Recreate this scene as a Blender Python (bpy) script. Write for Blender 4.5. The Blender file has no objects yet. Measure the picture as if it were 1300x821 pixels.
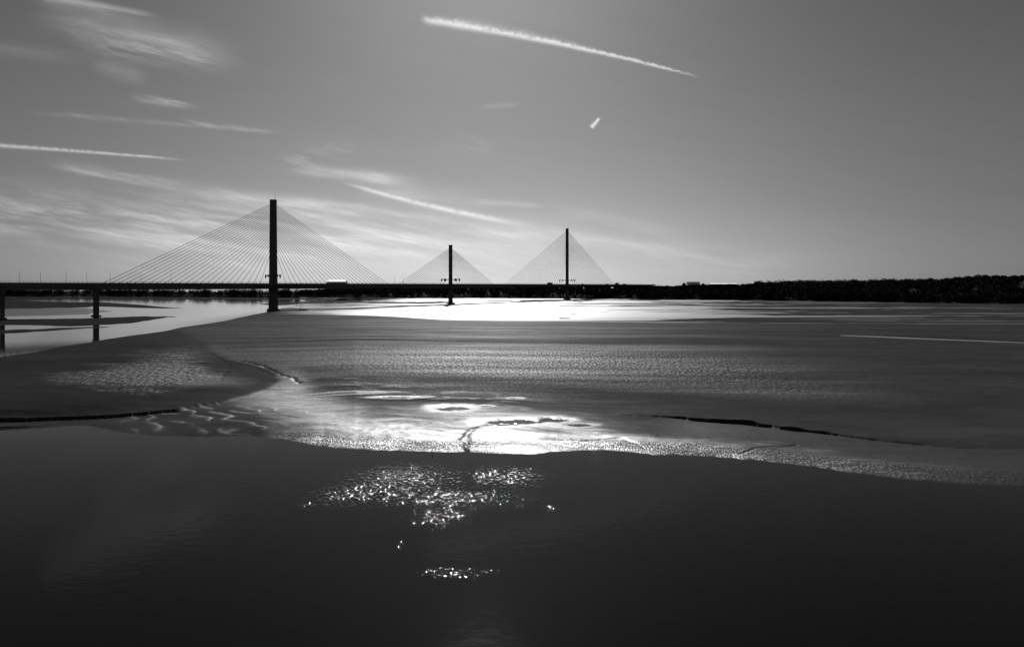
import bpy, bmesh, math, random
import numpy as np
from mathutils import Vector, Matrix

random.seed(7); rng = np.random.default_rng(7)
R = math.radians
CAMH = 26.3; F = 867.0; HY = 361.5; CX = 650.0; K = CAMH * F
scene = bpy.context.scene
COL = scene.collection

# ------------------------------------------------------------------ helpers
def ground(x, y, z=0.0):
    """survey helper: place on the level z seen under a bearing/depression"""
    Z = (CAMH - z) * F / (y - HY)
    return Vector(((x - CX) * Z / F, Z, z))

def at(x, y, Z):
    return Vector(((x - CX) * Z / F, Z, CAMH + (HY - y) * Z / F))

def tag(o, label=None, cat=None, group=None, kind=None):
    if label: o['label'] = label
    if cat: o['category'] = cat
    if group: o['group'] = group
    if kind: o['kind'] = kind
    return o

def empty(name, loc, rz=0.0):
    o = bpy.data.objects.new(name, None); COL.objects.link(o)
    o.location = loc; o.rotation_euler = (0, 0, rz); o.empty_display_size = 1.0
    return o

class MB:
    def __init__(s): s.v = []; s.f = []
    def add(s, vs, fs):
        n = len(s.v); s.v += [tuple(v) for v in vs]; s.f += [tuple(i + n for i in f) for f in fs]
    def box(s, c, d, rz=0.0, taper=1.0):
        cx, cy, cz = c; dx, dy, dz = [q / 2 for q in d]; ca, sa = math.cos(rz), math.sin(rz); vs = []
        for z, k in ((-dz, 1.0), (dz, taper)):
            for x, y in ((-dx, -dy), (dx, -dy), (dx, dy), (-dx, dy)):
                x *= k; y *= k
                vs.append((cx + x * ca - y * sa, cy + x * sa + y * ca, cz + z))
        s.add(vs, [(3, 2, 1, 0), (4, 5, 6, 7), (0, 1, 5, 4), (1, 2, 6, 5), (2, 3, 7, 6), (3, 0, 4, 7)])
    def tube(s, a, b, r0, r1=None, n=8):
        r1 = r0 if r1 is None else r1
        a = Vector(a); b = Vector(b); d = (b - a).normalized()
        u = d.orthogonal().normalized(); w = d.cross(u); vs = []
        for p, r in ((a, r0), (b, r1)):
            for i in range(n):
                t = 2 * math.pi * i / n
                vs.append(p + u * (r * math.cos(t)) + w * (r * math.sin(t)))
        fs = [(i, (i + 1) % n, n + (i + 1) % n, n + i) for i in range(n)]
        fs += [tuple(range(n))[::-1], tuple(range(n, 2 * n))]
        s.add(vs, fs)
    def rings(s, rings):
        """loft through equal-length closed rings"""
        n = len(rings[0]); vs = [p for r in rings for p in r]; fs = []
        for k in range(len(rings) - 1):
            for i in range(n):
                j = (i + 1) % n
                fs.append((k * n + i, k * n + j, (k + 1) * n + j, (k + 1) * n + i))
        fs += [tuple(range(n))[::-1], tuple(range((len(rings) - 1) * n, len(rings) * n))]
        s.add(vs, fs)
    def build(s, name, mat, parent=None, smooth=False):
        me = bpy.data.meshes.new(name); me.from_pydata(s.v, [], s.f); me.validate()
        bm = bmesh.new(); bm.from_mesh(me); bmesh.ops.recalc_face_normals(bm, faces=bm.faces); bm.to_mesh(me); bm.free()
        if smooth: me.shade_smooth()
        me.materials.append(mat)
        o = bpy.data.objects.new(name, me); COL.objects.link(o)
        if parent: o.parent = parent
        return o

def mesh_np(name, V, Fq, mat, smooth=True):
    me = bpy.data.meshes.new(name)
    nf, k = Fq.shape
    me.vertices.add(len(V)); me.vertices.foreach_set('co', V.astype(np.float32).ravel())
    me.loops.add(nf * k); me.loops.foreach_set('vertex_index', Fq.astype(np.int32).ravel())
    me.polygons.add(nf); me.polygons.foreach_set('loop_start', np.arange(0, nf * k, k, dtype=np.int32))
    me.polygons.foreach_set('loop_total', np.full(nf, k, dtype=np.int32))
    me.update(calc_edges=True)
    if smooth: me.shade_smooth()
    me.materials.append(mat)
    o = bpy.data.objects.new(name, me); COL.objects.link(o)
    return o

# value noise in numpy
def _h(ix, iy, seed):
    n = (ix.astype(np.int64) * 374761393 + iy.astype(np.int64) * 668265263 + seed * 1442695041) & 0xffffffff
    n = ((n ^ (n >> 13)) * 1274126177) & 0xffffffff
    n = n ^ (n >> 16)
    return (n & 0xffff) / 65535.0
def vnoise(x, y, seed=0):
    ix = np.floor(x); iy = np.floor(y); fx = x - ix; fy = y - iy
    fx = fx * fx * fx * (fx * (fx * 6 - 15) + 10); fy = fy * fy * fy * (fy * (fy * 6 - 15) + 10)
    a = _h(ix, iy, seed); b = _h(ix + 1, iy, seed); c = _h(ix, iy + 1, seed); d = _h(ix + 1, iy + 1, seed)
    return (a + (b - a) * fx) * (1 - fy) + (c + (d - c) * fx) * fy
def fbm(x, y, o=4, seed=0, g=0.5):
    s = 0; a = 1; t = 0
    for i in range(o):
        s = s + a * (vnoise(x, y, seed + i * 17) * 2 - 1); t += a; a *= g
        x, y = (x * 0.8 - y * 0.6) * 2.03 + 11.3, (x * 0.6 + y * 0.8) * 2.03 - 7.1
    return s / t
def ss(a, b, x):
    t = np.clip((x - a) / (b - a), 0, 1); return t * t * (3 - 2 * t)

# ------------------------------------------------------------------ node helper
class NG:
    def __init__(s, nt): s.nt = nt; s.n = nt.nodes; s.l = nt.links
    def node(s, t, **kw):
        n = s.n.new(t)
        for k, v in kw.items(): setattr(n, k, v)
        return n
    def put(s, sock, v):
        if hasattr(v, 'is_output') or isinstance(v, bpy.types.NodeSocket): s.l.new(v, sock)
        else: sock.default_value = v
    def m(s, op, a, b=0.0, c=0.0, clamp=False):
        n = s.n.new('ShaderNodeMath'); n.operation = op; n.use_clamp = clamp
        s.put(n.inputs[0], a); s.put(n.inputs[1], b)
        if op in ('MULTIPLY_ADD', 'SMOOTH_MIN', 'SMOOTH_MAX'): s.put(n.inputs[2], c)
        return n.outputs[0]
    def sm(s, v, a, b, lo=0.0, hi=1.0):
        n = s.n.new('ShaderNodeMapRange'); n.interpolation_type = 'SMOOTHSTEP'
        s.put(n.inputs['Value'], v)
        n.inputs['From Min'].default_value = a; n.inputs['From Max'].default_value = b
        n.inputs['To Min'].default_value = lo; n.inputs['To Max'].default_value = hi
        return n.outputs['Result']
    def xyz(s, x, y, z):
        n = s.n.new('ShaderNodeCombineXYZ'); s.put(n.inputs[0], x); s.put(n.inputs[1], y); s.put(n.inputs[2], z)
        return n.outputs[0]
    def noise(s, vec, scale, detail=3.0, rough=0.5, dist=0.0):
        n = s.n.new('ShaderNodeTexNoise'); s.put(n.inputs['Vector'], vec)
        n.inputs['Scale'].default_value = scale; n.inputs['Detail'].default_value = detail
        n.inputs['Roughness'].default_value = rough; n.inputs['Distortion'].default_value = dist
        return n.outputs['Fac']
    def attr(s, name):
        n = s.n.new('ShaderNodeAttribute'); n.attribute_name = name; return n.outputs['Fac']
    def grey(s, v):
        n = s.n.new('ShaderNodeCombineColor'); 
        for i in range(3): s.put(n.inputs[i], v)
        return n.outputs[0]

def new_mat(name):
    m = bpy.data.materials.new(name); m.use_nodes = True
    g = NG(m.node_tree); b = m.node_tree.nodes['Principled BSDF']
    return m, g, b

def simple_mat(name, v, rough=0.8, var=0.25, scale=0.15, spec=0.3, metal=0.0):
    m, g, b = new_mat(name)
    geo = g.node('ShaderNodeNewGeometry').outputs['Position']
    n = g.noise(geo, scale, 5, 0.6)
    n2 = g.noise(geo, scale * 9, 3, 0.6)
    v1 = g.m('MULTIPLY', g.m('ADD', g.m('MULTIPLY', n, var * 2), 1 - var), v)
    v2 = g.m('MULTIPLY', v1, g.m('ADD', g.m('MULTIPLY', n2, var), 1 - var / 2))
    g.put(b.inputs['Base Color'], g.grey(v2))
    b.inputs['Roughness'].default_value = rough
    b.inputs['Specular IOR Level'].default_value = spec
    b.inputs['Metallic'].default_value = metal
    return m

M = dict(
    concrete=simple_mat('weathered_concrete', 0.13, 0.85, 0.3, 0.12, 0.15),
    pylon=simple_mat('pylon_concrete', 0.12, 0.85, 0.25, 0.08, 0.15),
    steel=simple_mat('painted_steel', 0.07, 0.6, 0.1, 0.5, 0.2),
    cable=simple_mat('stay_sheath', 0.10, 0.7, 0.05, 0.05, 0.1),
    barrier=simple_mat('barrier_steel', 0.08, 0.7, 0.1, 0.5, 0.1),
    asphalt=simple_mat('asphalt', 0.05, 0.9, 0.15, 0.5, 0.1),
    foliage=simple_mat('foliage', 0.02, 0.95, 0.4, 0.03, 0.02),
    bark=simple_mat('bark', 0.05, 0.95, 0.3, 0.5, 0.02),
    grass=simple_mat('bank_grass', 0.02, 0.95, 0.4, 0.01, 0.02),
    wood=simple_mat('wet_timber', 0.04, 0.8, 0.3, 3.0, 0.2),
    white=simple_mat('white_cladding', 0.8, 0.5, 0.05, 0.05, 0.3),
    metal=simple_mat('roof_sheet', 0.9, 0.6, 0.04, 0.05, 0.5, 1.0),
    darkroof=simple_mat('dark_roof', 0.06, 0.8, 0.15, 0.1, 0.1),
    glass=simple_mat('dark_glass', 0.02, 0.15, 0.05, 0.2, 0.5),
    rubber=simple_mat('tyre_rubber', 0.02, 0.9, 0.1, 1.0, 0.1),
    feather=simple_mat('plumage', 0.03, 0.8, 0.2, 5.0, 0.1),
)

# ------------------------------------------------------------------ sun + sky
SUN_AZ = math.atan2(612 - CX, F); SUN_EL = R(34)
S = Vector((math.sin(SUN_AZ) * math.cos(SUN_EL), math.cos(SUN_AZ) * math.cos(SUN_EL), math.sin(SUN_EL)))
sl = bpy.data.lights.new('sun', 'SUN'); sl.energy = 4.3; sl.angle = R(0.55); sl.color = (1, 1, 1)
so = bpy.data.objects.new('sun', sl); COL.objects.link(so); so.rotation_euler = S.to_track_quat('Z', 'Y').to_euler()
so.location = (0, 0, 400)

w = bpy.data.worlds.new('World'); scene.world = w; w.use_nodes = True
w.cycles.sampling_method = 'MANUAL'; w.cycles.sample_map_resolution = 256
g = NG(w.node_tree); bg = w.node_tree.nodes['Background']
BGS = 0.10; bg.inputs['Strength'].default_value = BGS
sky = g.node('ShaderNodeTexSky', sky_type='NISHITA', sun_disc=False)
sky.sun_elevation = SUN_EL; sky.sun_rotation = SUN_AZ
sky.air_density = 1.3; sky.dust_density = 0.45; sky.ozone_density = 1.0; sky.altitude = 20
sep = g.node('ShaderNodeSeparateColor'); g.l.new(sky.outputs[0], sep.inputs[0])
# panchromatic film behind an orange filter
SKYW = (0.85, 0.15, 0.0)
lum = g.m('ADD', g.m('MULTIPLY', sep.outputs[0], SKYW[0]), g.m('MULTIPLY', sep.outputs[1], SKYW[1]))
tc = g.node('ShaderNodeTexCoord').outputs['Generated']
sx = g.node('ShaderNodeSeparateXYZ'); g.l.new(tc, sx.inputs[0]); dx, dy, dz = sx.outputs
dyc = g.m('MAXIMUM', dy, 0.15)
U = g.m('MULTIPLY_ADD', g.m('DIVIDE', dx, dyc), F / 100, CX / 100)        # hundreds of units across the south sky
V = g.m('MULTIPLY_ADD', g.m('DIVIDE', dz, dyc), -F / 100, HY / 100)
front = g.sm(dy, 0.15, 0.4)
# streaky cirrus texture, combed along the wind
Vr = g.m('SUBTRACT', V, g.m('MULTIPLY', U, 0.16))
uv1 = g.xyz(g.m('MULTIPLY', U, 0.55), g.m('MULTIPLY', Vr, 4.2), 0.0)
n1 = g.noise(uv1, 1.0, 7, 0.6, 0.15)
uv2 = g.xyz(g.m('MULTIPLY', U, 1.1), g.m('MULTIPLY', g.m('SUBTRACT', V, g.m('MULTIPLY', U, 0.28)), 9.0), 3.7)
n2 = g.noise(uv2, 1.0, 7, 0.72, 0.25)
nf = g.noise(g.xyz(U, V, 1.3), 14.0, 4, 0.6)
n3 = g.noise(g.xyz(g.m('MULTIPLY', U, 2.6), g.m('MULTIPLY', g.m('SUBTRACT', V, g.m('MULTIPLY', U, 0.22)), 24.0), 6.1), 1.0, 5, 0.7, 0.3)
fib = g.sm(n3, 0.3, 0.7, 0.55, 1.35)
st = g.m('MULTIPLY', g.sm(n1, 0.36, 0.68), fib)
st2 = g.m('MULTIPLY', g.sm(n2, 0.35, 0.70), fib)
def streak(x0, y0, x1, y1, w0, w1, amp, bow=0.0, tex=0, fade=(0.1, 0.25), edge=0.0):
    x0, y0, x1, y1, w0, w1, bow = [q / 100 for q in (x0, y0, x1, y1, w0, w1, bow)]
    L = math.hypot(x1 - x0, y1 - y0); cx, cy = (x1 - x0) / L, (y1 - y0) / L
    a = g.m('SUBTRACT', U, x0); b = g.m('SUBTRACT', V, y0)
    s_ = g.m('DIVIDE', g.m('ADD', g.m('MULTIPLY', a, cx), g.m('MULTIPLY', b, cy)), L)
    n_ = g.m('SUBTRACT', g.m('MULTIPLY', b, cx), g.m('MULTIPLY', a, cy))
    if bow:
        n_ = g.m('ADD', n_, g.m('MULTIPLY', g.m('MULTIPLY', s_, g.m('SUBTRACT', 1.0, s_)), 4 * bow))
    if edge:
        n_ = g.m('ADD', n_, g.m('MULTIPLY', g.m('SUBTRACT', nf, 0.5), edge / 100))
    wd = g.m('MULTIPLY_ADD', s_, (w1 - w0), w0); wd = g.m('MAXIMUM', wd, min(w0, w1) * 0.5 + 1e-4)
    q = g.m('DIVIDE', n_, wd)
    d = g.m('EXPONENT', g.m('MULTIPLY', g.m('MULTIPLY', q, q), -1.0))
    d = g.m('MULTIPLY', d, g.sm(s_, 0.0 - 0.02, fade[0]))
    d = g.m('MULTIPLY', d, g.sm(s_, 1.0 - fade[1], 1.02, 1.0, 0.0))
    if tex == 1: d = g.m('MULTIPLY', d, st)
    if tex == 2: d = g.m('MULTIPLY', d, st2)
    if tex == 3: d = g.m('MULTIPLY', d, g.m('MULTIPLY_ADD', st, 0.6, 0.4))
    if tex == 4: d = g.m('MULTIPLY', d, g.sm(nf, 0.25, 0.6, 0.5, 1.0))
    return g.m('MULTIPLY', d, amp)
CL = [
    (538, 25, 892, 99, 4.6, 1.1, 0.46, 5, 4, (0.03, 0.16), 5.0),
    (560, 26, 800, 77, 7.0, 2.0, 0.10, 5, 4, (0.1, 0.3), 5.0),
    (-60, 181, 245, 204, 2.6, 1.2, 0.32, 1, 4, (0.02, 0.25), 1.5),
    (50, -6, 208, 22, 6.0, 2.5, 0.20, 0, 3, (0.1, 0.3)),
    (-60, 130, 360, 169, 4.0, 2.0, 0.09, -2, 1, (0.05, 0.15)),
    (225, 152, 350, 168, 4.0, 2.0, 0.16, -1, 2, (0.3, 0.2)),
    (30, 5, 320, 82, 22.0, 16.0, 0.17, 0, 3, (0.3, 0.3)),
    (80, 45, 300, 80, 18.0, 12.0, 0.18, 0, 2, (0.3, 0.3)),
    (110, 80, 195, 102, 9.0, 9.0, 0.13, 0, 3, (0.4, 0.4)),
    (160, 121, 280, 134, 6.0, 4.0, 0.22, -3, 2, (0.3, 0.5)),
    (50, 210, 260, 240, 9.0, 5.0, 0.16, 0, 1, (0.3, 0.3)),
    (-60, 55, 120, 75, 10.0, 8.0, 0.06, 0, 3, (0.2, 0.4)),
    (350, 206, 460, 188, 11.0, 12.0, 0.15, 0, 2, (0.3, 0.4)),
    (365, 216, 545, 236, 5.0, 10.0, 0.22, 3, 3, (0.2, 0.4)),
    (430, 230, 690, 289, 2.2, 3.6, 0.34, -5, 4, (0.2, 0.35), 2.0),
    (440, 226, 640, 262, 12.0, 12.0, 0.12, -5, 3, (0.3, 0.4)),
    (590, 255, 700, 262, 4.0, 3.0, 0.09, 0, 0, (0.3, 0.3)),
    (690, 266, 880, 300, 6.0, 9.0, 0.12, 3, 3, (0.3, 0.4)),
    (200, 236, 580, 281, 9.0, 5.0, 0.22, 0, 3, (0.25, 0.3)),
    (-200, 262, 640, 300, 30.0, 24.0, 0.22, 0, 1, (0.1, 0.3)),
    (80, 312, 800, 318, 38.0, 36.0, 0.21, 0, 3, (0.3, 0.3)),
    (560, 294, 900, 318, 14.0, 10.0, 0.12, 0, 3, (0.3, 0.3)),
    (760, 300, 1040, 356, 16.0, 22.0, 0.07, 0, 1, (0.3, 0.3)),
    (750, 163, 762, 149, 2.6, 1.6, 0.50, 0, 0, (0.15, 0.25)),
    (605, 137, 665, 132, 3.5, 2.5, 0.05, 0, 0, (0.3, 0.3)),
    (540, 178, 640, 190, 14.0, 8.0, 0.05, 0, 2, (0.3, 0.3)),
]
tot = None
for c in CL:
    d = streak(*c); tot = d if tot is None else g.m('ADD', tot, d)
tot = g.m('MULTIPLY', g.m('MULTIPLY', tot, front), 1.0 / BGS)
soft = g.m('MULTIPLY_ADD', g.m('SUBTRACT', n1, 0.5), 0.10, 1.0)
SKYG = 0.345
# film contrast of the sky, and the haze glow falling off either side of the sun
lum = g.m('MULTIPLY', g.m('POWER', g.m('MULTIPLY', lum, BGS), 1.17), SKYG / BGS)
az = g.m('ABSOLUTE', g.m('SUBTRACT', g.m('ARCTAN2', dx, dy), SUN_AZ - 0.05))
lowk = g.sm(dz, 0.0, 0.26, 1.0, 0.35)
lum = g.m('MULTIPLY', lum, g.m('SUBTRACT', 1.04, g.m('MULTIPLY', g.sm(az, 0.12, 0.78, 0.0, 0.46), lowk)))
lum = g.m('MULTIPLY', lum, soft)
out = g.m('ADD', lum, tot)
g.put(bg.inputs['Color'], g.grey(out))

# ------------------------------------------------------------------ water
wm, g, b = new_mat('river_water')
pos = g.node('ShaderNodeNewGeometry').outputs['Position']
sp = g.node('ShaderNodeSeparateXYZ'); g.l.new(pos, sp.inputs[0]); X, Y, Zz = sp.outputs
b.inputs['Base Color'].default_value = (0.004, 0.004, 0.004, 1)
far = g.m('MULTIPLY', g.sm(Y, 300, 640), g.sm(X, -270, -130))
mid_ = g.sm(Y, 135, 300)
g.put(b.inputs['IOR'], g.m('MULTIPLY_ADD', mid_, 0.65, 1.145))
big = g.noise(g.xyz(g.m('MULTIPLY', X, 0.25), Y, 0), 0.02, 5, 0.6)
str_ = g.noise(g.xyz(g.m('MULTIPLY', X, 0.12), Y, 0), 0.05, 4, 0.6)
rg = g.m('MULTIPLY_ADD', far, 0.40, 0.055)
rg = g.m('ADD', rg, g.m('MULTIPLY', g.m('SUBTRACT', str_, 0.5), g.m('MULTIPLY', far, 0.35)))
g.put(b.inputs['Roughness'], rg)
# wind ruffle patches off the shore
def ell(cx, cy, rx, ry):
    a = g.m('DIVIDE', g.m('SUBTRACT', X, cx), rx); c = g.m('DIVIDE', g.m('SUBTRACT', Y, cy), ry)
    return g.m('SUBTRACT', 1.0, g.m('SQRT', g.m('ADD', g.m('MULTIPLY', a, a), g.m('MULTIPLY', c, c))))
pm = None
for (px, py, rx, ry) in ((560, 632, 130, 15), (445, 628, 60, 16), (510, 612, 90, 26), (640, 606, 62, 17), (560, 655, 46, 20), (575, 727, 55, 7), (509, 692, 6, 7), (700, 645, 10, 5), (390, 640, 14, 6)):
    p = ground(px, py); q0 = ground(px, py - ry); q1 = ground(px, py + ry)
    e = ell(p.x, (q0.y + q1.y) / 2, rx * p.y / F, (q0.y - q1.y) / 2)
    pm = e if pm is None else g.m('MAXIMUM', pm, e)
pn = g.noise(pos, 0.6, 5, 0.7)
pm = g.m('ADD', pm, g.m('MULTIPLY', g.m('SUBTRACT', pn, 0.5), 1.6))
patch = g.sm(pm, -0.25, 0.9)
w1 = g.noise(g.xyz(X, g.m('MULTIPLY', Y, 0.45), 0), 2.5, 1, 0.5)
w2 = g.noise(g.xyz(X, g.m('MULTIPLY', Y, 1.6), 5), 0.7, 3, 0.5)
w3 = g.noise(g.xyz(X, Y, 9), 5.0, 2, 0.5)
near = g.sm(Y, 160, 420, 1.0, 0.0)
hgt = g.m('MULTIPLY', g.m('SUBTRACT', w1, 0.5), g.m('MULTIPLY', patch, 0.25))
hgt = g.m('ADD', hgt, g.m('MULTIPLY', w2, 0.014))
hgt = g.m('ADD', hgt, g.m('MULTIPLY', w3, 0.0018))
hgt = g.m('MULTIPLY', hgt, g.m('MULTIPLY_ADD', near, 0.9, 0.1))
bp = g.node('ShaderNodeBump'); bp.inputs['Strength'].default_value = 1.0; bp.inputs['Distance'].default_value = 1.0
g.put(bp.inputs['Height'], hgt); g.l.new(bp.outputs[0], b.inputs['Normal'])
WATER = wm
mb = MB()
xs = [-14000, -4000, -1200, -300, 300, 1200, 4000, 14000]; ys = [-3000, -200, 60, 200, 600, 1500, 4000, 9000, 20000]
for x in xs:
    for y in ys: mb.v.append((x, y, 0.0))
for i in range(len(xs) - 1):
    for j in range(len(ys) - 1):
        k = i * len(ys) + j; mb.f.append((k, k + len(ys), k + len(ys) + 1, k + 1))
tag(mb.build('river_water', WATER), 'dark calm river in front and bright channels beyond the mudflats', kind='structure')

# ------------------------------------------------------------------ mudflat
py = np.concatenate([np.arange(375.6, 392, 0.22), np.arange(392, 440, 0.4), np.arange(440, 520, 0.45), np.arange(520, 632, 0.38)])
px = np.concatenate([np.arange(-700, -40, 8.0), np.arange(-40, 1340, 1.9), np.arange(1340, 2000, 8.0)])
PX, PY = np.meshgrid(px, py)
ZP = K / (PY - HY); XP = (PX - CX) * ZP / F
shore = [(-700, 541), (0, 541), (60, 541), (110, 540), (130, 543), (160, 549), (200, 553), (260, 554), (320, 553), (350, 556), (380, 562), (420, 568), (480, 571), (540, 572.5), (600, 573.5), (640, 575), (680, 576), (700, 573), (740, 570.5), (770, 571), (800, 574), (830, 577), (900, 579), (960, 583), (1020, 590), (1080, 599), (1140, 607), (1200, 612), (1250, 615), (1300, 617), (1600, 628), (2000, 632)]
def ip(pts, q): return np.interp(q, [p[0] for p in pts], [p[1] for p in pts])
ys_ = ip(shore, PX) + 0.9 * fbm(PX / 22, PX * 0, 3, 5) + 0.6 * fbm(XP / 1.3, ZP / 1.6, 3, 6) + 1.3 * fbm(XP / 6, ZP / 9, 3, 7) * ss(330, 420, PX)
ZS = K / (ys_ - HY); inland = ZP - ZS
bw = ip([(-700, 4), (120, 4), (170, 5), (250, 9), (350, 18), (450, 26), (600, 24), (700, 22), (800, 14), (1000, 14), (2000, 16)], PX)
bh = ip([(-700, .2), (120, .2), (200, .4), (350, 1.0), (450, 1.8), (600, 1.45), (700, 1.2), (800, .8), (1000, .55), (2000, .5)], PX)
t = np.clip(inland / bw, 0, 1)
H = np.where(inland > 0, bh * (1 - (1 - t) ** 1.6), np.clip(0.07 * inland, -0.8, 0))
on = ss(0, 6, inland)
# broad relief
H += on * 0.16 * fbm(XP / 34, ZP / 22, 4, 21) * ss(0, 20, inland)
H += on * 0.05 * fbm(XP / 5, ZP / 3.2, 4, 31)
# left mound
EP = [(400, 200), (415, 235), (425, 250), (432, 262), (445, 272), (460, 300), (468, 330), (475, 350), (488, 364), (500, 347), (513, 300), (526, 230), (532, 150), (536, 40), (537.5, -60), (539, -900), (640, -4000)]
XB = ip(EP, PY) + 5 * fbm(PX / 30, PY / 6, 3, 41)
md = XB - PX
H += ip([(400, .08), (480, .14), (500, .3), (520, .6), (900, .62)], PY) * ss(0, ip([(400, 30), (490, 25), (520, 9)], PY), md) * ss(398, 425, PY) + (0.5 * ss(0, 160, md) + 1.3 * ss(0, 260, md)) * ss(402, 450, PY)
# scarp, right
SC = [(780, 531), (800, 532.5), (850, 535), (900, 540), (950, 544), (1000, 550), (1050, 556), (1100, 562), (1150, 567), (1200, 572), (1230, 574)]
yc = ip(SC, PX) + 0.7 * fbm(PX / 14, PX * 0, 3, 51); zc = K / (yc - HY)
SA = ip([(770, 0), (815, .35), (880, .85), (960, .95), (1040, .6), (1100, .4), (1200, .15), (1240, 0)], PX)
dsc = ZP - zc
SA = SA * .68; SV = (.9 * vnoise(PX / 19, PX * 0, 52) - .45)
H += SA * (1 + SV * np.exp(-np.clip(dsc, 0, 999) / 3)) * ss(0, .35, dsc) * np.exp(-np.clip(dsc, 0, 999) / 35)
# creek edges, centre left
def crack(pts, width, depth, seed):
    global H
    d = np.full(PX.shape, 1e9)
    ps = [(ground(*p).x, ground(*p).y) for p in pts]
    wob = 0.8 * fbm(XP / 2.2, ZP / 2.2, 3, seed); X_ = XP + wob; Z_ = ZP + wob
    for (a, b_) in zip(ps[:-1], ps[1:]):
        vx, vy = b_[0] - a[0], b_[1] - a[1]; tt = np.clip(((X_ - a[0]) * vx + (Z_ - a[1]) * vy) / (vx * vx + vy * vy), 0, 1)
        d = np.minimum(d, np.hypot(X_ - a[0] - tt * vx, Z_ - a[1] - tt * vy))
    H -= depth * np.exp(-(d / width) ** 2)
    return d
crack([(268, 452), (285, 462), (305, 465), (325, 471), (345, 480)], .35, .35, 61)
crack([(283, 462), (310, 461), (335, 468), (357, 479), (372, 484), (381, 492)], .4, .5, 62)
crack([(291, 465), (288, 475), (278, 490)], .4, .15, 63)
crack([(592, 572), (590, 560), (596, 552), (618, 547), (650, 546)], .5, .28, 64)
crack([(520, 515), (545, 509)], .3, .12, 65)
crack([(940, 577), (960, 571), (1010, 569)], .3, .15, 66)
crack([(740, 562), (790, 560), (822, 572)], .35, .15, 67)
# rills draining off the mound edge
RM = np.exp(-((PX - 280) / 110) ** 4) * ss(514, 528, PY) * ss(553, 544, PY)
rx = (XP * 0.55 + ZP * 0.83)
rsn = np.sin(XP * .62 + ZP * 0.62 + 3.6 * fbm(XP / 9, ZP / 9, 3, 71)) 
rdg = RM * (1 - np.abs(rsn)) ** 4 * ss(.35, .8, vnoise(XP / 6, ZP / 7, 72)) * 1.3; H += RM * .05 * rsn + .13 * rdg
# pools
wetp = np.zeros_like(H); rim = np.zeros_like(H)
for (cx, cy, rx_, ry_, dp) in ((574, 527.5, 24, 3.6, .22), (652, 543, 38, 3.4, .22), (700, 540.5, 22, 3.0, .2), (655, 513, 8, 1.0, .08), (618, 524, 8, 1.2, .08), (505, 513, 26, 1.3, .15), (420, 508, 45, 1.6, .12), (735, 546, 18, 2, .1)):
    e = np.sqrt(((PX - cx) / rx_) ** 2 + ((PY - cy + (PX - cx) * 0.02) / ry_) ** 2) + 0.35 * fbm(PX / 12, PY / 2.5, 3, int(cx))
    H -= dp * ss(1.5, 0.6, e); wetp = np.maximum(wetp, ss(0.95, 0.75, e)); rim = np.maximum(rim, np.exp(-((e - 1.25) / .35) ** 2) * min(1, dp * 6))
# -- upper channel cut out of the flat on the left; far channels
LB = [(-700, 545), (-300, 485), (0, 453), (40, 447), (100, 437), (180, 424), (250, 413), (310, 402), (343, 395.5), (365, 390), (400, 385.5), (450, 383.5), (520, 383), (1400, 383)]
lb = ip(LB, PX) + 1.2 * fbm(PX / 40, PX * 0, 3, 81)
up = PY - lb                        # >0 is mudflat
H = np.minimum(H, np.where(PX < 380, np.clip(up * 0.16, -0.6, 3), 9))
# far flat streaks
nst = fbm(XP / 150, ZP / 17, 5, 91, 0.6) + 0.5 * fbm(XP / 420, ZP / 60, 3, 95)
thr = ip([(-700, -.6), (330, -.1), (390, .30), (500, .24), (640, .24), (780, .10), (860, -.06), (950, -.25), (1050, -.30), (1200, -.42), (2000, -.5)], PX)
yb = ip([(330, 398), (480, 402), (560, 407.5), (900, 409.5), (1060, 411.5), (1300, 413), (2000, 416)], PX) + 0.5 * fbm(PX / 60, PX * 0, 3, 97)
farz = ss(2.2, -2.6, PY - yb + .8 * nst) * ss(330, 400, PX)
Hf = (nst - thr) * 0.35
H = H * (1 - farz) + np.clip(Hf, -0.4, 0.5) * farz
# shallow far lagoon lines further right
ll = ip([(1040, 424.5), (1300, 435.0), (1600, 446)], PX)
H = np.where(PX > 1040, H - 1.6 * np.exp(-((PY - ll) / 1.1) ** 2) * ss(1040, 1110, PX), H)
l2 = ip([(700, 408), (900, 409.8), (1070, 411.8), (1223, 408.5)], PX)
# bars in the upper left channel
def bar(xs, tops, bots, hh, seed):
    tp = np.interp(PX, xs, tops); bt = np.interp(PX, xs, bots)
    n = 0.7 * fbm(PX / 25, PY / 2.0, 3, seed)
    d = np.minimum(PY - tp, bt - PY) + n
    return np.where((PX > xs[-1]) | (PX < xs[0]), -1.0, np.clip(d * hh, -1.0, 0.45))
b1 = bar([-700, 0, 90, 125, 175, 216, 240], [378, 380.5, 383.5, 383.5, 386.5, 390.5, 392], [390, 392.5, 390.5, 389, 391, 391.5, 391], 0.25, 101)
b1b = bar([-700, 0, 60, 110, 122, 150], [390, 391, 390.5, 391, 393, 396], [403, 401.5, 400.5, 399, 396, 395], 0.12, 102)
b2 = bar([-700, 0, 100, 170, 212, 230], [404, 405.5, 404, 402, 401.5, 403], [419, 412.5, 414, 410, 402.5, 402], 0.2, 103)
b3 = bar([-700, 0, 60, 110, 140], [419, 419, 417, 415.2, 415], [424, 423.5, 420.5, 416.5, 415], 0.2, 104)
b5 = bar([-700, 0, 130, 420, 430], [376.3, 376.8, 377, 378.2, 379], [380.5, 379.5, 379.6, 380.8, 379], 0.12, 105)
b6 = bar([330, 350, 400, 490, 500], [386, 384.5, 382.5, 383, 384], [386, 388, 385, 384.5, 384], 0.25, 106)
bn = bar([455, 470, 540, 590, 600], [384, 383.3, 383.0, 384, 385], [384, 385.2, 385.4, 384.6, 385], 0.25, 107)
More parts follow.
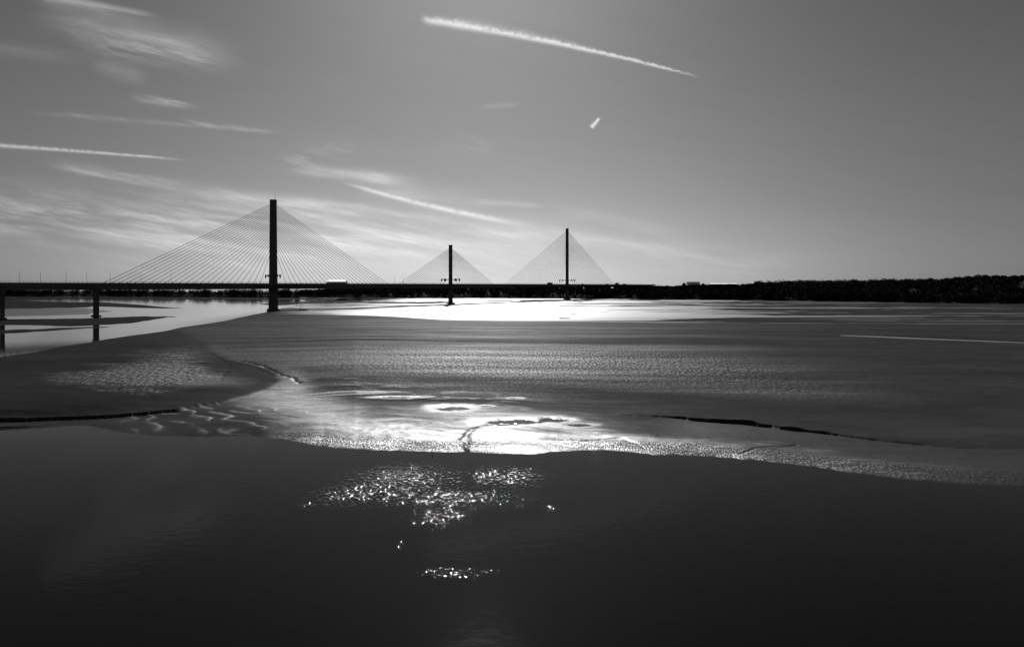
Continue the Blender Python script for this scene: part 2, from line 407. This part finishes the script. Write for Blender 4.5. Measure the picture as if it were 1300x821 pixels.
br = bar([708, 711, 723, 726], [404, 403.0, 403.1, 404], [404, 404.9, 404.9, 404], 0.5, 108)
rub = np.zeros_like(H)
H0 = H.copy()
for q in (b1, b1b, b2, b3, b5, b6, bn, br): H = np.maximum(H, q)
rub = np.where((b1b > 0) & (b1 <= 0), 1.0, 0.0)
isbar = np.where(np.maximum.reduce([b1, b2, b3, b5, b6, bn, br]) > 0, 1.0, 0.0)

# -- surface state maps: film of water (wet), micro roughness, ripple height, sediment shade
def blob(cx, cy, rx, ry, ang=0.0):
    a = R(ang); u = (PX - cx) * math.cos(a) + (PY - cy) * math.sin(a); v = -(PX - cx) * math.sin(a) + (PY - cy) * math.cos(a)
    return np.exp(-((u / rx) ** 2 + (v / ry) ** 2))
nz = fbm(XP / 26, ZP / 11, 5, 111, .6); nz2 = fbm(XP / 7, ZP / 3, 5, 112, .6); nzs = fbm(XP / 80, ZP / 9, 5, 113, .6)
wet = 0.007 * np.exp(2.4 * nzs)
rou = 0.52 + 0.06 * nz
rip = 0.25 + 0 * H
alb = 0.036 + 0.012 * nz + 0.007 * nz2
# beach glare zone
bz = ss(-0.5, 1.0, inland) * ss(.80, .18, inland / np.maximum(bw, 1) + .22 * fbm(XP / 9, ZP / 3.5, 4, 131)) * ss(330, 430, PX) * ss(1330, 800, PX)
wx = XP + 3 * fbm(XP / 8, ZP / 4, 3, 133); wz = ZP + 2 * fbm(XP / 9, ZP / 5, 3, 134)
swirl = fbm(wx / 7, wz / 2.0 + wx / 14, 5, 135, .6)
wet += 0.75 * bz * np.exp(2.6 * swirl);
H += on * (bz + blob(480, 530, 160, 22, 5)).clip(0, 1) * (.10 * swirl); rou = rou - .07 * bz
wet += (1.2 * blob(400, 532, 80, 15, 20) + .6 * blob(372, 500, 18, 14, 40)) * np.exp(1.5 * swirl)
wet += 0.30 * blob(640, 540, 110, 8, 3) * np.exp(2 * swirl) + 0.7 * rim + .10 * blob(480, 500, 200, 10, 6) * ss(.05, .4, swirl)
wet += 1.1 * np.clip(rdg, 0, 1)
# shoreline grit
grit = ss(0, .6, inland) * ss(7.5, 3.5, inland + 1.5 * nz2) * ss(335, 390, PX)
rip += 1.6 * grit * (1 - 0.7 * blob(690, 572, 60, 10))
# glittering ripples mid flat
g1 = blob(620, 465, 330, 26, 2) + 0.9 * blob(1000, 495, 170, 22, 10) + 0.5 * blob(830, 455, 200, 16, 3)
wet += 0.062 * g1 * np.exp(1.6 * nzs); rip += 0.9 * g1
g2 = blob(200, 478, 55, 26, -12) + .6 * blob(120, 490, 60, 16)
g2 = np.clip(g2 * np.exp(1.2 * swirl + 1.0 * nz), 0, 1); wet += 0.22 * g2; rip += 2.2 * g2
g3 = blob(235, 490, 60, 10, 0); wet += .12 * g3
wet *= (1 - 0.8 * blob(850, 510, 420, 12, 4)) * (1 - 0.7 * blob(500, 437, 900, 5, 0)) * (1 - .6 * blob(1250, 480, 220, 60, 0))
wet += .012 * blob(680, 416, 300, 8, 0)
dk = ss(0, 20, md) * ss(500, 512, PY) ; wet = wet * (1 - .8 * dk) * (1 - .75 * ss(0, 25, md) * (1 - np.clip(1.3 * g2 + g3, 0, 1))); alb = alb * (1 - .35 * ss(0, 120, md))
wet *= 1 - 0.6 * ss(0, 200, md) * (1 - np.clip(g2 + g3, 0, 1))
inm = ss(-3, 12, md) * ss(426, 440, PY) * (1 - np.clip(1.5 * g2 + 1.2 * g3, 0, 1)); wet *= 1 - .97 * inm; rou = rou + .15 * inm; rip = rip * (1 - .8 * inm)
wet = np.where(dsc > 0, wet, wet + 0.07 * ss(820, 900, PX))
wet = wet * (1 - isbar * .85); alb = np.where(isbar > 0, .018, alb)
wet = np.where(rub > 0, .9, wet); rip = np.where(rub > 0, 2.5, rip)
fz = farz * (1 - isbar); wet = wet * (1 - fz) + fz * (0.004 + 0.25 * ss(.03, 0, Hf)); rip = rip * (1 - .6 * fz); rou = rou + .38 * fz * ss(-.01, .04, Hf)
rou = np.where(wetp > .5, .12, rou); wet = np.where(wetp > .5, .6, wet); alb = np.where(wetp > .5, .02, alb); rip = np.where(wetp > .5, .05, rip)
wet = np.clip(wet, 0.004, 2.2)
# never dive too deep, so the sheet ends under the water
Vv = np.stack([XP.ravel(), ZP.ravel(), H.ravel()], 1)
nr, nc = PX.shape
idx = np.arange(nr * nc).reshape(nr, nc)
Fq = np.stack([idx[:-1, :-1], idx[1:, :-1], idx[1:, 1:], idx[:-1, 1:]], -1).reshape(-1, 4)
keep = (H.ravel()[Fq] > -0.12).any(1); Fq = Fq[keep]

sm, g, b = new_mat('wet_mud')
pos = g.node('ShaderNodeNewGeometry').outputs['Position']
sp = g.node('ShaderNodeSeparateXYZ'); g.l.new(pos, sp.inputs[0]); X, Y, Zz = sp.outputs
pv = g.xyz(X, Y, 0)
n1 = g.noise(pv, 1.1, 5, 0.65); n2 = g.noise(g.xyz(X, g.m('MULTIPLY', Y, 1.7), 0), 2.6, 3, 0.6, 0.4)
n3 = g.noise(pv, 0.12, 5, 0.6); n4 = g.noise(g.xyz(g.m('MULTIPLY', X, .5), Y, 0), 0.9, 4, 0.6, 0.6)
av = g.m('MULTIPLY', g.attr('alb'), g.m('MULTIPLY_ADD', n1, 0.6, 0.7))
g.put(b.inputs['Base Color'], g.grey(av))
ro = g.m('ADD', g.attr('rou'), g.m('MULTIPLY', g.m('SUBTRACT', n3, 0.5), 0.15))
g.put(b.inputs['Roughness'], ro)
sp_ = g.m('MULTIPLY', g.m('MULTIPLY', g.attr('wet'), 0.5), g.m('MULTIPLY_ADD', n4, 0.9, 0.55))
# puddled speckle between the ripples, coarser on the distant flats
ga = g.noise(g.xyz(g.m('MULTIPLY', X, 1.7), g.m('MULTIPLY', Y, .42), 2), 1.0, 2, 0.6)
gb_ = g.noise(g.xyz(g.m('MULTIPLY', X, 4.5), g.m('MULTIPLY', Y, 1.3), 4), 1.0, 2, 0.6)
fr_ = g.sm(Y, 130, 160)
gg = g.m('ADD', g.m('MULTIPLY', ga, fr_), g.m('MULTIPLY', gb_, g.m('SUBTRACT', 1.0, fr_)))
gg = g.sm(gg, 0.46, 0.66, 0.08, 3.6)
gm = g.m('MULTIPLY', g.attr('rip'), 0.75, clamp=True)
sp_ = g.m('MULTIPLY', sp_, g.m('ADD', g.m('SUBTRACT', 1.0, gm), g.m('MULTIPLY', gm, gg)))
g.put(b.inputs['Specular IOR Level'], sp_)
b.inputs['IOR'].default_value = 1.5
hg = g.m('MULTIPLY', g.m('ADD', g.m('MULTIPLY', n2, 0.055), g.m('MULTIPLY', n4, 0.05)), g.attr('rip'))
bp = g.node('ShaderNodeBump'); bp.inputs['Strength'].default_value = 1.0; bp.inputs['Distance'].default_value = 1.0
g.put(bp.inputs['Height'], hg); g.l.new(bp.outputs[0], b.inputs['Normal'])
mud = mesh_np('mudflat', Vv, Fq, sm)
for nm, ar in (('wet', wet), ('rou', rou), ('rip', rip), ('alb', alb)):
    a = mud.data.attributes.new(nm, 'FLOAT', 'POINT'); a.data.foreach_set('value', ar.astype(np.float32).ravel())
tag(mud, 'rippled wet mudflat between the dark river and the bridge', kind='structure')

# ------------------------------------------------------------------ far banks
SH = [(-900, 374), (-300, 375), (0, 375.6), (130, 375.3), (330, 377), (450, 378), (600, 378.6), (720, 379.2), (780, 379.6), (900, 380.7), (1000, 382), (1100, 383.2), (1200, 385), (1300, 386.2), (1700, 390), (2200, 394)]
RID = [(-900, 4), (330, 4), (400, 6), (430, 14), (500, 15), (780, 15), (870, 17), (930, 20), (980, 22), (1100, 24), (1200, 28), (1240, 33), (1400, 36), (2200, 40)]     # ridge height in metres
bx = np.arange(-900, 2200, 6.0); nb = len(bx)
zs0 = K / (ip(SH, bx) - HY) + 9 * fbm(bx / 60, bx * 0, 3, 201)
depth = np.array([-6, 0, 3, 12, 40, 90, 160, 260, 380, 560, 800])
prof = np.array([-1.5, -.3, 1.6, 2.4, .12, .3, .55, .85, 1.0, 1.02, 0.9])
rd = ip(RID, bx)
LV = []
for j, (dd, p_) in enumerate(zip(depth, prof)):
    z_ = zs0 + dd
    hh = np.full(nb, p_) if j < 4 else 2.4 + np.maximum(rd - 2.4, .5) * p_ * (1 + .08 * fbm(bx / 70, bx * 0 + dd, 3, 205))
    if j == len(depth) - 1: hh = np.where(bx < 400, -1.0, hh)
    LV.append(np.stack([(bx - CX) * z_ / F, z_, hh], 1))
LV = np.concatenate(LV); li = np.arange(len(depth) * nb).reshape(len(depth), nb)
LF = np.stack([li[:-1, :-1], li[1:, :-1], li[1:, 1:], li[:-1, 1:]], -1).reshape(-1, 4)[:, ::-1]
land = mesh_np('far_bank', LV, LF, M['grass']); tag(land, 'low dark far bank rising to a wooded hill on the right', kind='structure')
def land_h(bxv, dd):
    z_ = np.interp(bxv, bx, zs0); r_ = np.interp(bxv, bx, rd)
    pj = np.interp(dd, depth[3:], [0, .12, .3, .55, .85, 1.0, 1.02, .9])
    return z_ + dd, 2.4 + np.maximum(r_ - 2.4, .5) * pj

def crown_faces(c, rx, rz, n, leaf, rg):
    """clump triangles spread in an uneven ellipsoid volume; c = crown centre"""
    d = rg.normal(size=(n, 3)); d /= np.linalg.norm(d, axis=1)[:, None]
    lob = 1 + .20 * np.sin(d[:, 0] * 4 + c[0]) * np.cos(d[:, 2] * 5 + c[1]) + .05 * rg.normal(size=n)
    rad = (rg.random(n) ** .35) * lob
    p = np.array(c) + d * rad[:, None] * np.array([rx, rx, rz])
    a = rg.normal(size=(n, 3)); a /= np.linalg.norm(a, axis=1)[:, None]
    b_ = rg.normal(size=(n, 3)); b_ -= (b_ * a).sum(1)[:, None] * a; b_ /= np.linalg.norm(b_, axis=1)[:, None]
    s = leaf * (0.6 + .8 * rg.random(n))[:, None]
    return np.stack([p + a * s, p - a * s * .5 + b_ * s * .87, p - a * s * .5 - b_ * s * .87], 1).reshape(-1, 3)
TV = []
for i in range(4600):
    bxv = rng.uniform(-880, 2180) if i < 1700 else (rng.uniform(800, 1900) if i < 3600 else rng.uniform(380, 960))
    rr = np.interp(bxv, bx, rd)
    dd = rng.uniform(3, 30) if rng.random() < (.75 if rr < 12 else .15) else rng.uniform(20, 440 if rr > 10 else 120)
    if i >= 3600: dd = rng.uniform(15, 440)
    z_, h_ = land_h(bxv, dd); hgt_ = rng.uniform(10, 15.5) if rr < 26 else rng.uniform(7, 12)
    if 380 < bxv < 960 and dd > 60: hgt_ = rng.uniform(6, 9)
    n = int(170 if dd < 40 else 190)
    TV.append(crown_faces(((bxv - CX) * z_ / F, z_, h_ + hgt_ * .5), hgt_ * rng.uniform(.45, .75), hgt_ * .52, n, 1.1, rng))
# hedge-like understorey so the wood is closed at its foot
for bxv in np.arange(-880, 2180, 4.0):
    z_, h_ = land_h(bxv, 8 + 6 * rng.random())
    TV.append(crown_faces(((bxv - CX) * z_ / F, z_, h_ + 1.5), 5.0, 4.0, 45, 1.1, rng))
TV = np.concatenate(TV)
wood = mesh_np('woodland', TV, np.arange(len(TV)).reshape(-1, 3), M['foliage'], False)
tag(wood, 'continuous dark wood covering the far bank', 'woodland', kind='stuff')

def tree(p, h, rx, label, group, name='tree'):
    root = empty(name, p); tag(root, label, 'tree', group)
    mb = MB(); mb.tube((0, 0, -1), (0.1, 0, h * .55), h * .03, h * .02, 7)
    for k in range(5):
        a = k * 1.3; mb.tube((0.05, 0, h * (.28 + .05 * k)), (math.cos(a) * rx * .6, math.sin(a) * rx * .6, h * (.5 + .07 * k)), h * .014, h * .005, 5)
    mb.build('trunk', M['bark'], root)
    T = []
    for k in range(9):
        a = rng.uniform(0, 6.28); q = rng.uniform(.1, .55) * rx; u_ = (k + .5) / 9
        T.append(crown_faces((math.cos(a) * q, math.sin(a) * q, h * (.18 + .66 * u_)), rx * (.75 - .3 * abs(u_ - .4)), h * .17, 110, .8, rng))
    T = np.concatenate(T)
    c = mesh_np('crown', T, np.arange(len(T)).reshape(-1, 3), M['foliage'], False); c.parent = root
    return root
def tree_at(x, ytop, extra, rx, label, group=None, hmin=9):
    """stand a tree on the bank so that its head reaches the given skyline"""
    z_, h_ = land_h(x, extra)
    top = CAMH + (HY - ytop) * z_ / F
    return tree(((x - CX) * z_ / F, float(z_), float(h_) - .3), max(hmin, top - float(h_)), rx, label, group)
ORD = ['first', 'second', 'third', 'fourth', 'fifth', 'sixth', 'seventh', 'eighth', 'ninth', 'tenth', 'eleventh', 'twelfth', 'thirteenth', 'fourteenth', 'fifteenth', 'sixteenth', 'seventeenth', 'eighteenth']
tree_at(771, 359.6, 420, 9, 'low rounded tree just right of where the last stay cables meet the deck')
tree_at(783, 357.8, 420, 8, 'taller round tree poking above the deck line right of the farthest pylon')
tree_at(793, 359.3, 430, 7, 'small tree closing the clump right of the farthest pylon')
tree_at(868, 358.4, 430, 5, 'small dark tree at the left end of the pale hall on the ridge')
tree_at(893, 359.2, 430, 6, 'bushy dark tree at the right end of the pale hall on the ridge')
for i, x in enumerate((1049, 1083, 1108, 1131, 1150, 1168, 1183, 1201, 1213, 1229, 1240, 1252, 1263, 1275, 1287, 1298)):
    yt = float(ip([(1040, 354.6), (1150, 352.6), (1200, 351), (1225, 349), (1243, 346.8), (1270, 348.6), (1300, 347.5)], x)) + rng.uniform(.3, 1.1)
    tree_at(x, yt, 375, rng.uniform(8, 12), 'dark tree on the wooded skyline at the right, %s from the left' % ORD[i], 'trees on the right hand ridge')

# distant buildings
def hall(p, w_, d_, h_, rise, label, name, roofm, wallm, barrel=True, rz=0.0, win=0):
    root = empty(name, p, rz); tag(root, label, 'building')
    mb = MB(); mb.box((0, 0, h_ / 2 - 1), (w_, d_, h_ + 2)); mb.build('wall', wallm, root)
    mb = MB(); rings = []
    n = 10
    for x in (-w_ / 2 - .4, w_ / 2 + .4):
        r_ = [(x, -d_ / 2 - .4, h_ + .02)]
        for k in range(n + 1):
            a = math.pi * k / n
            yy = -math.cos(a) * (d_ / 2 + .4); zz = math.sin(a) * rise if barrel else rise * (1 - abs(yy) / (d_ / 2 + .4))
            r_.append((x, yy, h_ + .3 + zz))
        r_.append((x, d_ / 2 + .4, h_ + .02)); rings.append(r_)
    mb.rings(rings); mb.build('roof', roofm, root)
    for k in range(win):
        mb = MB(); x = (k + .5) / win * w_ - w_ / 2
        mb.box((x, -d_ / 2 - .05, h_ * .5), (w_ / win * .5, .2, h_ * .35)); mb.build('window', M['glass'], root)
    mb = MB(); mb.box((w_ * .38, -d_ / 2 - .08, 2), (4, .2, 4)); mb.build('door', M['darkroof'], root)
    return root
def bpt(x, extra, dz=0):
    z_, h_ = land_h(x, extra); return Vector(((x - CX) * float(z_) / F, float(z_), float(h_) + dz))
p = bpt(428, 520); ztop = CAMH + (HY - 355.8) * p.y / F
hall(p, 23 * p.y / F, 44, 1.5, ztop - p.z - 1.8, 'wide barrel roofed hall glinting white behind the stays right of the nearest pylon', 'warehouse', M['metal'], M['white'])
p = bpt(880, 440); ztop = CAMH + (HY - 357.6) * p.y / F
hall(p, 15 * p.y / F, 14, ztop - p.z - 2.2, 2, 'pale hall with dark roof standing on the ridge between two trees', 'hall', M['darkroof'], M['white'], False, 0, 5)
p = bpt(918, 470); ztop = CAMH + (HY - 359.7) * p.y / F
hall(p, 34 * p.y / F, 12, ztop - p.z - 1.5, 1.3, 'long low white shed on the ridge right of the pale hall', 'shed', M['metal'], M['white'], False, 0, 6)

# ------------------------------------------------------------------ bridge
P1 = Vector((-245.4, 702.0)); P3 = Vector((98.6, 1221.0)); DV = P3 - P1; LEN = DV.length; U2 = DV / LEN
def axis(s):
    """s metres from nearest pylon along the road"""
    t_ = s / LEN; p = P1 + DV * t_
    if s < 0: p.y += 300 * t_ * t_
    return p
def zdeck(s): return 26.9 - 0.0008 * s         # carriageway level
def tang(s):
    a = axis(s - .5); b_ = axis(s + .5); return (b_ - a).normalized()
def s_at(px_):
    lo, hi = -420, 1100
    f = lambda s: axis(s).x / axis(s).y * F + CX - px_
    for _ in range(60):
        mid = (lo + hi) / 2
        if f(mid) < 0: lo = mid
        else: hi = mid
    return lo
bridge = empty('cable_stayed_bridge', (P1.x, P1.y, 0))
tag(bridge, 'long cable stayed road bridge with three single column pylons crossing the estuary', 'bridge')
O = Vector((P1.x, P1.y, 0))
S0, S1 = -400, 1000
def sweep(prof, name, mat, s0=S0, s1=S1, step=10.0):
    """prof = list of (across, up) from the carriageway"""
    mb = MB(); rings = []
    n = int((s1 - s0) / step)
    for i in range(n + 1):
        s = s0 + (s1 - s0) * i / n; p = axis(s); t_ = tang(s); nn = Vector((t_.y, -t_.x))
        rings.append([Vector((p.x + nn.x * a - O.x, p.y + nn.y * a - O.y, zdeck(s) + u)) for a, u in prof])
    mb.rings(rings); return mb.build(name, mat, bridge)
sweep([(-16.5, -.3), (-16.5, -.9), (-12, -1.5), (-6.0, -4.9), (6.0, -4.9), (12, -1.5), (16.5, -.9), (16.5, -.3)], 'deck', M['concrete'])
sweep([(-15.8, -.296), (15.8, -.296), (15.8, -.2), (-15.8, -.2)], 'carriageway', M['asphalt'])
for sgn in (-1, 1):
    sweep([(sgn * 16.45, -.31), (sgn * 16.1, -.31), (sgn * 16.15, .85), (sgn * 16.4, .85)], 'parapet', M['concrete'])
    # open wind barrier: rails and posts as one comb
    vs = []; fs = []; s = S0; kk = 0
    while s <= S1:
        for ds in (0, .16):
            p = axis(s + ds); t_ = tang(s); nn = Vector((t_.y, -t_.x)); x_ = p.x + nn.x * sgn * 16.27 - O.x; y_ = p.y + nn.y * sgn * 16.27 - O.y; z_ = zdeck(s) + .84
            for dz_ in (0, .08, 1.0, 1.08, 1.9): vs.append((x_, y_, z_ + dz_))
        b0 = kk * 10; a_ = [b0 + q for q in range(5)]; c_ = [b0 + 5 + q for q in range(5)]
        for q in range(4 if kk % 3 == 0 else 3): fs.append((a_[q], c_[q], c_[q + 1], a_[q + 1]))
        if s + 4 <= S1:
            d_ = [b0 + 10 + q for q in range(5)]
            for q in (0, 2): fs.append((c_[q], d_[q], d_[q + 1], c_[q + 1]))
        s += 4.0; kk += 1
    mb = MB(); mb.v = vs; mb.f = fs; o = mb.build('wind_barrier', M['barrier'], bridge)
    md_ = o.modifiers.new('thickness', 'SOLIDIFY'); md_.thickness = .12; md_.offset = 0
    bm = bmesh.new(); bm.from_mesh(o.data); bmesh.ops.delete(bm, geom=[v for v in bm.verts if not v.link_faces], context='VERTS'); bm.to_mesh(o.data); bm.free()
# median where the stays land
sweep([(-.8, -.19), (.8, -.19), (.6, .5), (-.6, .5)], 'median', M['concrete'])

def pylon(s, top, wt, wd, wb, ant, label, foot, gant, gb):
    p = axis(s); t_ = tang(s); rz = math.atan2(t_.y, t_.x); c = Vector((p.x - O.x, p.y - O.y, 0))
    mb = MB(); rings = []
    zl = [(-3, wb), (0, wb), (8, wb * .98), (24, (wb + wd) / 2), (32, wd), (top * .6, (wd * .45 + wt * .55)), (top - 3, wt), (top - 2.9, wt * 1.04), (top, wt * 1.04)]
    for z, w_ in zl:
        r_ = []
        for k in range(16):
            a = 2 * math.pi * (k + .5) / 16
            ex = abs(math.cos(a)) ** .6 * math.copysign(1, math.cos(a)); ey = abs(math.sin(a)) ** .6 * math.copysign(1, math.sin(a))
            x = ex * w_ * .52; y = ey * w_ * .42
            r_.append(c + Vector((x * math.cos(rz) - y * math.sin(rz), x * math.sin(rz) + y * math.cos(rz), z)))
        rings.append(r_)
    mb.rings(rings); py_ = mb.build('pylon', M['pylon'], bridge); tag(py_, label)
    # antenna
    mb = MB(); q = c + Vector((wt * .28, 0, top - .1)); mb.tube(q, q + Vector((0, 0, ant)), .16, .07, 6); mb.tube(q + Vector((-1.2, 0, 0)), q + Vector((-1.2, 0, ant * .28)), .06, .05, 5)
    mb.box(q + Vector((0, 0, .5)), (.7, .7, 1.0)); mb.build('antenna', M['steel'], py_)
    if foot:
        mb = MB(); r1 = []; 
        for z, rr in ((-3, foot), (1.2, foot), (1.8, foot * .96)):
            r1.append([c + Vector((math.cos(2 * math.pi * k / 24) * rr, math.sin(2 * math.pi * k / 24) * rr, z)) for k in range(24)])
        mb.rings(r1); mb.build('footing', M['concrete'], py_)
    # cantilevered gantry crossing both carriageways above the road
    nn = Vector((t_.y, -t_.x, 0)); zg = zdeck(s) + gb
    for sg in (-1, 1):
        mb = MB(); a = c + nn * sg * (wd * .38) + Vector((0, 0, zg)); e = c + nn * sg * gant + Vector((0, 0, zg))
        mb.tube(a, e, .32, .26, 6); mb.tube(a + Vector((0, 0, -1.1)), e + Vector((0, 0, -.7)), .2, .16, 6)
        for k in range(6):
            f0 = a.lerp(e, k / 6); f1 = a.lerp(e, (k + 1) / 6); mb.tube(f0, f1 + Vector((0, 0, -.8)), .09, .09, 4)
        mb.build('gantry_arm', M['steel'], py_)
        for k, (fr, ww, hh) in enumerate(((.93, 1.9, 3.6), (.55, 3.0 if gb > 8 else 4.2, 2.2 if gb > 8 else 3.4))):
            q = c + nn * sg * (gant * fr) + Vector((0, 0, zg - hh * .35)) - Vector((t_.x, t_.y, 0)) * .5
            mb = MB(); mb.box(q, (ww, .3, hh), math.atan2(nn.y, nn.x)); mb.build('sign_panel', M['steel'], py_)
    return c
S2 = s_at(572)
S3 = LEN
pylon(0, 113.6, 6.2, 7.6, 8.6, 10.5, 'nearest and tallest looking pylon column standing at the tip of the mudflat', 6.4, 12.5, 9.4, )
pylon(S2, 81.2, 4.8, 5.2, 6.2, 3.0, 'shortest middle pylon column', 6.2, 17, 7.5)
pylon(S3, 126.8, 5.2, 5.6, 6.6, 12, 'farthest pylon column by the wooded bank', 6.6, 16.5, 8.5)

CAB = []
for (s0, top, n, near_, far_, lo) in ((0, 113.6, 23, 16, 168, 64), (S2, 81.2, 16, 16, 104, 52), (S3, 126.8, 22, 22, 198, 74)):
    for k in range(n):
        f_ = k / (n - 1)
        ds = near_ + (far_ - near_) * f_
        za = lo + (top - 4.2 - lo) * f_ ** .8
        for sg in (-1, 1):
            s = s0 + sg * (ds if (s0 or sg > 0) else near_ + (-s_at(129.5) - near_) * f_); p = axis(s); c = axis(s0); t_ = tang(s0)
            a = Vector((c.x + t_.x * sg * 1.5 - O.x, c.y + t_.y * sg * 1.5 - O.y, za)); e = Vector((p.x - O.x, p.y - O.y, zdeck(s) + .3))
            CAB.append((s0 == S3 and 4 <= k < 15, a, e))
rest = MB()
for st_, a, e in CAB:
    mb = rest if st_ else MB()
    mb.tube(a, e, .19, .19, 6)
    mb.tube(e, e.lerp(a, 3.0 / (a - e).length), .24, .24, 6)
    if not st_: mb.build('stay_cable', M['cable'], bridge)
o = rest.build('stay_cables', M['cable'], bridge); o['kind'] = 'stuff'; o['label'] = 'inner stays of the farthest pylon'

# viaduct piers
def pier(s, w_=5.8):
    p = axis(s); t_ = tang(s); rz = math.atan2(t_.y, t_.x); c = Vector((p.x - O.x, p.y - O.y, 0)); zt = zdeck(s) - 4.9
    mb = MB(); mb.box(c + Vector((0, 0, (zt - 2) / 2 - 1)), (w_ * .55, w_ * 1.05, zt), rz)
    mb.box(c + Vector((0, 0, zt - 1.2)), (w_ * .7, w_ * 1.5, 2.36), rz)
    o = mb.build('pier', M['concrete'], bridge)
    mb = MB(); mb.box(c + Vector((0, 0, .0)), (w_ * 1.0, w_ * 1.5, 1.6), rz); mb.build('footing', M['concrete'], o)
sp1 = s_at(122); sp0 = s_at(3)
for s in (sp1, sp0, sp0 - 68, S3 + 205, S3 + 272, S3 + 340): pier(s)

# lamp posts
def lamp_proto():
    root = empty('lamp_post', (0, 0, 0))
    mb = MB(); mb.tube((0, 0, 0), (0, 0, 9.6), .14, .08, 8); mb.tube((0, 0, 0), (0, 0, 1.2), .2, .18, 8); mb.build('column', M['steel'], root)
    mb = MB(); mb.tube((0, 0, 9.5), (0, 1.4, 9.85), .06, .05, 6); mb.build('bracket', M['steel'], root)
    mb = MB(); mb.box((0, 1.75, 9.86), (.28, .8, .14)); mb.build('lantern', M['steel'], root)
    return root
def copy_tree(o, parent=None):
    c = o.copy(); COL.objects.link(c)
    if parent: c.parent = parent
    for ch in list(o.children): copy_tree(ch, c)
    return c
proto = lamp_proto()
LX = [25, 51.5, 84, 110, 140, 179, 217, 501, 512]
for i, x in enumerate(LX):
    o = proto if i == 0 else copy_tree(proto)
    s = s_at(x); sg = -1 if i % 2 else 1
    p = axis(s); t_ = tang(s); nn = Vector((t_.y, -t_.x))
    # slide along the road so that the post is seen at its surveyed bearing
    q = p + nn * sg * 15.4
    for _ in range(8):
        cur = q.x / q.y * F + CX; s -= (cur - x) * .6; p = axis(s); q = p + nn * sg * 15.4
    o.location = (q.x, q.y, zdeck(s) - .2)
    o.rotation_euler = (0, 0, math.atan2(-nn.y * sg, -nn.x * sg) - math.pi / 2)
    if i < 7: lab = 'slim lamp post on the deck, %s from the left edge of the photo' % ORD[i]
    else: lab = ('slim lamp post on the deck just right of the nearest fan of stays' if i == 7 else 'slim lamp post on the deck just left of the middle fan of stays')
    tag(o, lab, 'lamp post', 'lamp posts along the bridge deck')

# vehicles on the deck
def vehicle(s, off, kind, label):
    p = axis(s); t_ = tang(s); nn = Vector((t_.y, -t_.x)); q = p + nn * off
    root = empty(kind, (q.x, q.y, zdeck(s) - .2), math.atan2(t_.y, t_.x)); tag(root, label, kind)
    if kind == 'lorry':
        Lb, Hb, cab = 11.5, 2.9, 2.3
        mb = MB(); mb.box((-1.3, 0, 1.25 + Hb / 2), (Lb, 2.5, Hb)); mb.box((-1.3, 0, 1.1), (Lb, 1.0, .3)); mb.build('trailer', M['steel'], root)
        mb = MB(); mb.box((6.1, 0, 1.9), (cab, 2.4, 2.6), 0, .93); c = mb.build('cab', M['steel'], root)
        mb = MB(); mb.box((7.2, 0, 2.4), (.12, 2.0, 1.0)); mb.build('windscreen', M['glass'], c)
        wx = (-5.5, -4.2, 2.6, 6.2); r_ = .5
    else:
        mb = MB(); mb.box((-.4, 0, 1.35), (4.4, 2.0, 2.0)); mb.box((2.2, 0, .95), (1.3, 1.9, 1.1), 0, .85); c = mb.build('body', M['steel'], root)
        mb = MB(); mb.box((1.86, 0, 1.85), (.12, 1.7, .7)); mb.build('windscreen', M['glass'], c)
        wx = (-1.6, 1.9); r_ = .36
    for x in wx:
        for y in (-1.05, 1.05):
            mb = MB(); mb.tube((x, y - .14, r_), (x, y + .14, r_), r_, r_, 12); mb.build('wheel', M['rubber'], root)
vehicle(s_at(704), -9, 'lorry', 'dark lorry on the deck just left of the farthest pylon')
vehicle(s_at(745), -9, 'van', 'small dark van on the deck right of the farthest pylon')

# ------------------------------------------------------------------ small things on the shore
def stake(x, y, h, label, group, lean=0.1, fork=False, z=0.0, name='wooden_stake', r=.05):
    p = ground(x, y, z)
    mb = MB(); a = Vector((0, 0, -.4)); b_ = Vector((lean * h, 0, h)); mb.tube(a, a.lerp(b_, .6), r, r * .8, 7); mb.tube(a.lerp(b_, .6), b_ + Vector((.03, 0, 0)), r * .8, r * .5, 7)
    if fork:
        m_ = a.lerp(b_, .62); mb.tube(m_, m_ + Vector((.28, .05, .28)), r * .6, r * .25, 6); mb.tube(m_ + Vector((0, 0, -.15)), m_ + Vector((-.22, .0, .12)), r * .5, r * .2, 6)
    o = mb.build(name, M['wood']); o.location = p; tag(o, label, 'branch' if fork else 'stake', group); return o
stake(548, 573.6, .95, 'forked dark branch stuck upright at the edge of the bright shore', None, .15, True, .02, 'driftwood_branch', .06)
stake(6, 452, .9, 'leftmost short stake in the shallows near the left edge of the photo', 'stakes in the shallows', .1, r=.13)
stake(14, 449.5, .8, 'middle short stake in the shallows near the left edge of the photo', 'stakes in the shallows', -.15, r=.13)
stake(22, 447.5, .8, 'rightmost short stake in the shallows near the left edge of the photo', 'stakes in the shallows', .05, r=.13)

# ------------------------------------------------------------------ camera + render
cam = bpy.data.cameras.new('camera'); co = bpy.data.objects.new('camera', cam); COL.objects.link(co)
co.location = (0, 0, CAMH); co.rotation_euler = (R(90), 0, 0)
cam.sensor_width = 36; cam.lens = F / 1300 * 36; cam.shift_y = (HY - 410.5) / 1300
cam.clip_start = 1; cam.clip_end = 60000
scene.camera = co
scene.render.engine = 'CYCLES'
scene.view_settings.view_transform = 'Standard'; scene.view_settings.look = 'None'
scene.view_settings.exposure = 0; scene.view_settings.gamma = 1
scene.render.resolution_x = 1024; scene.render.resolution_y = 646
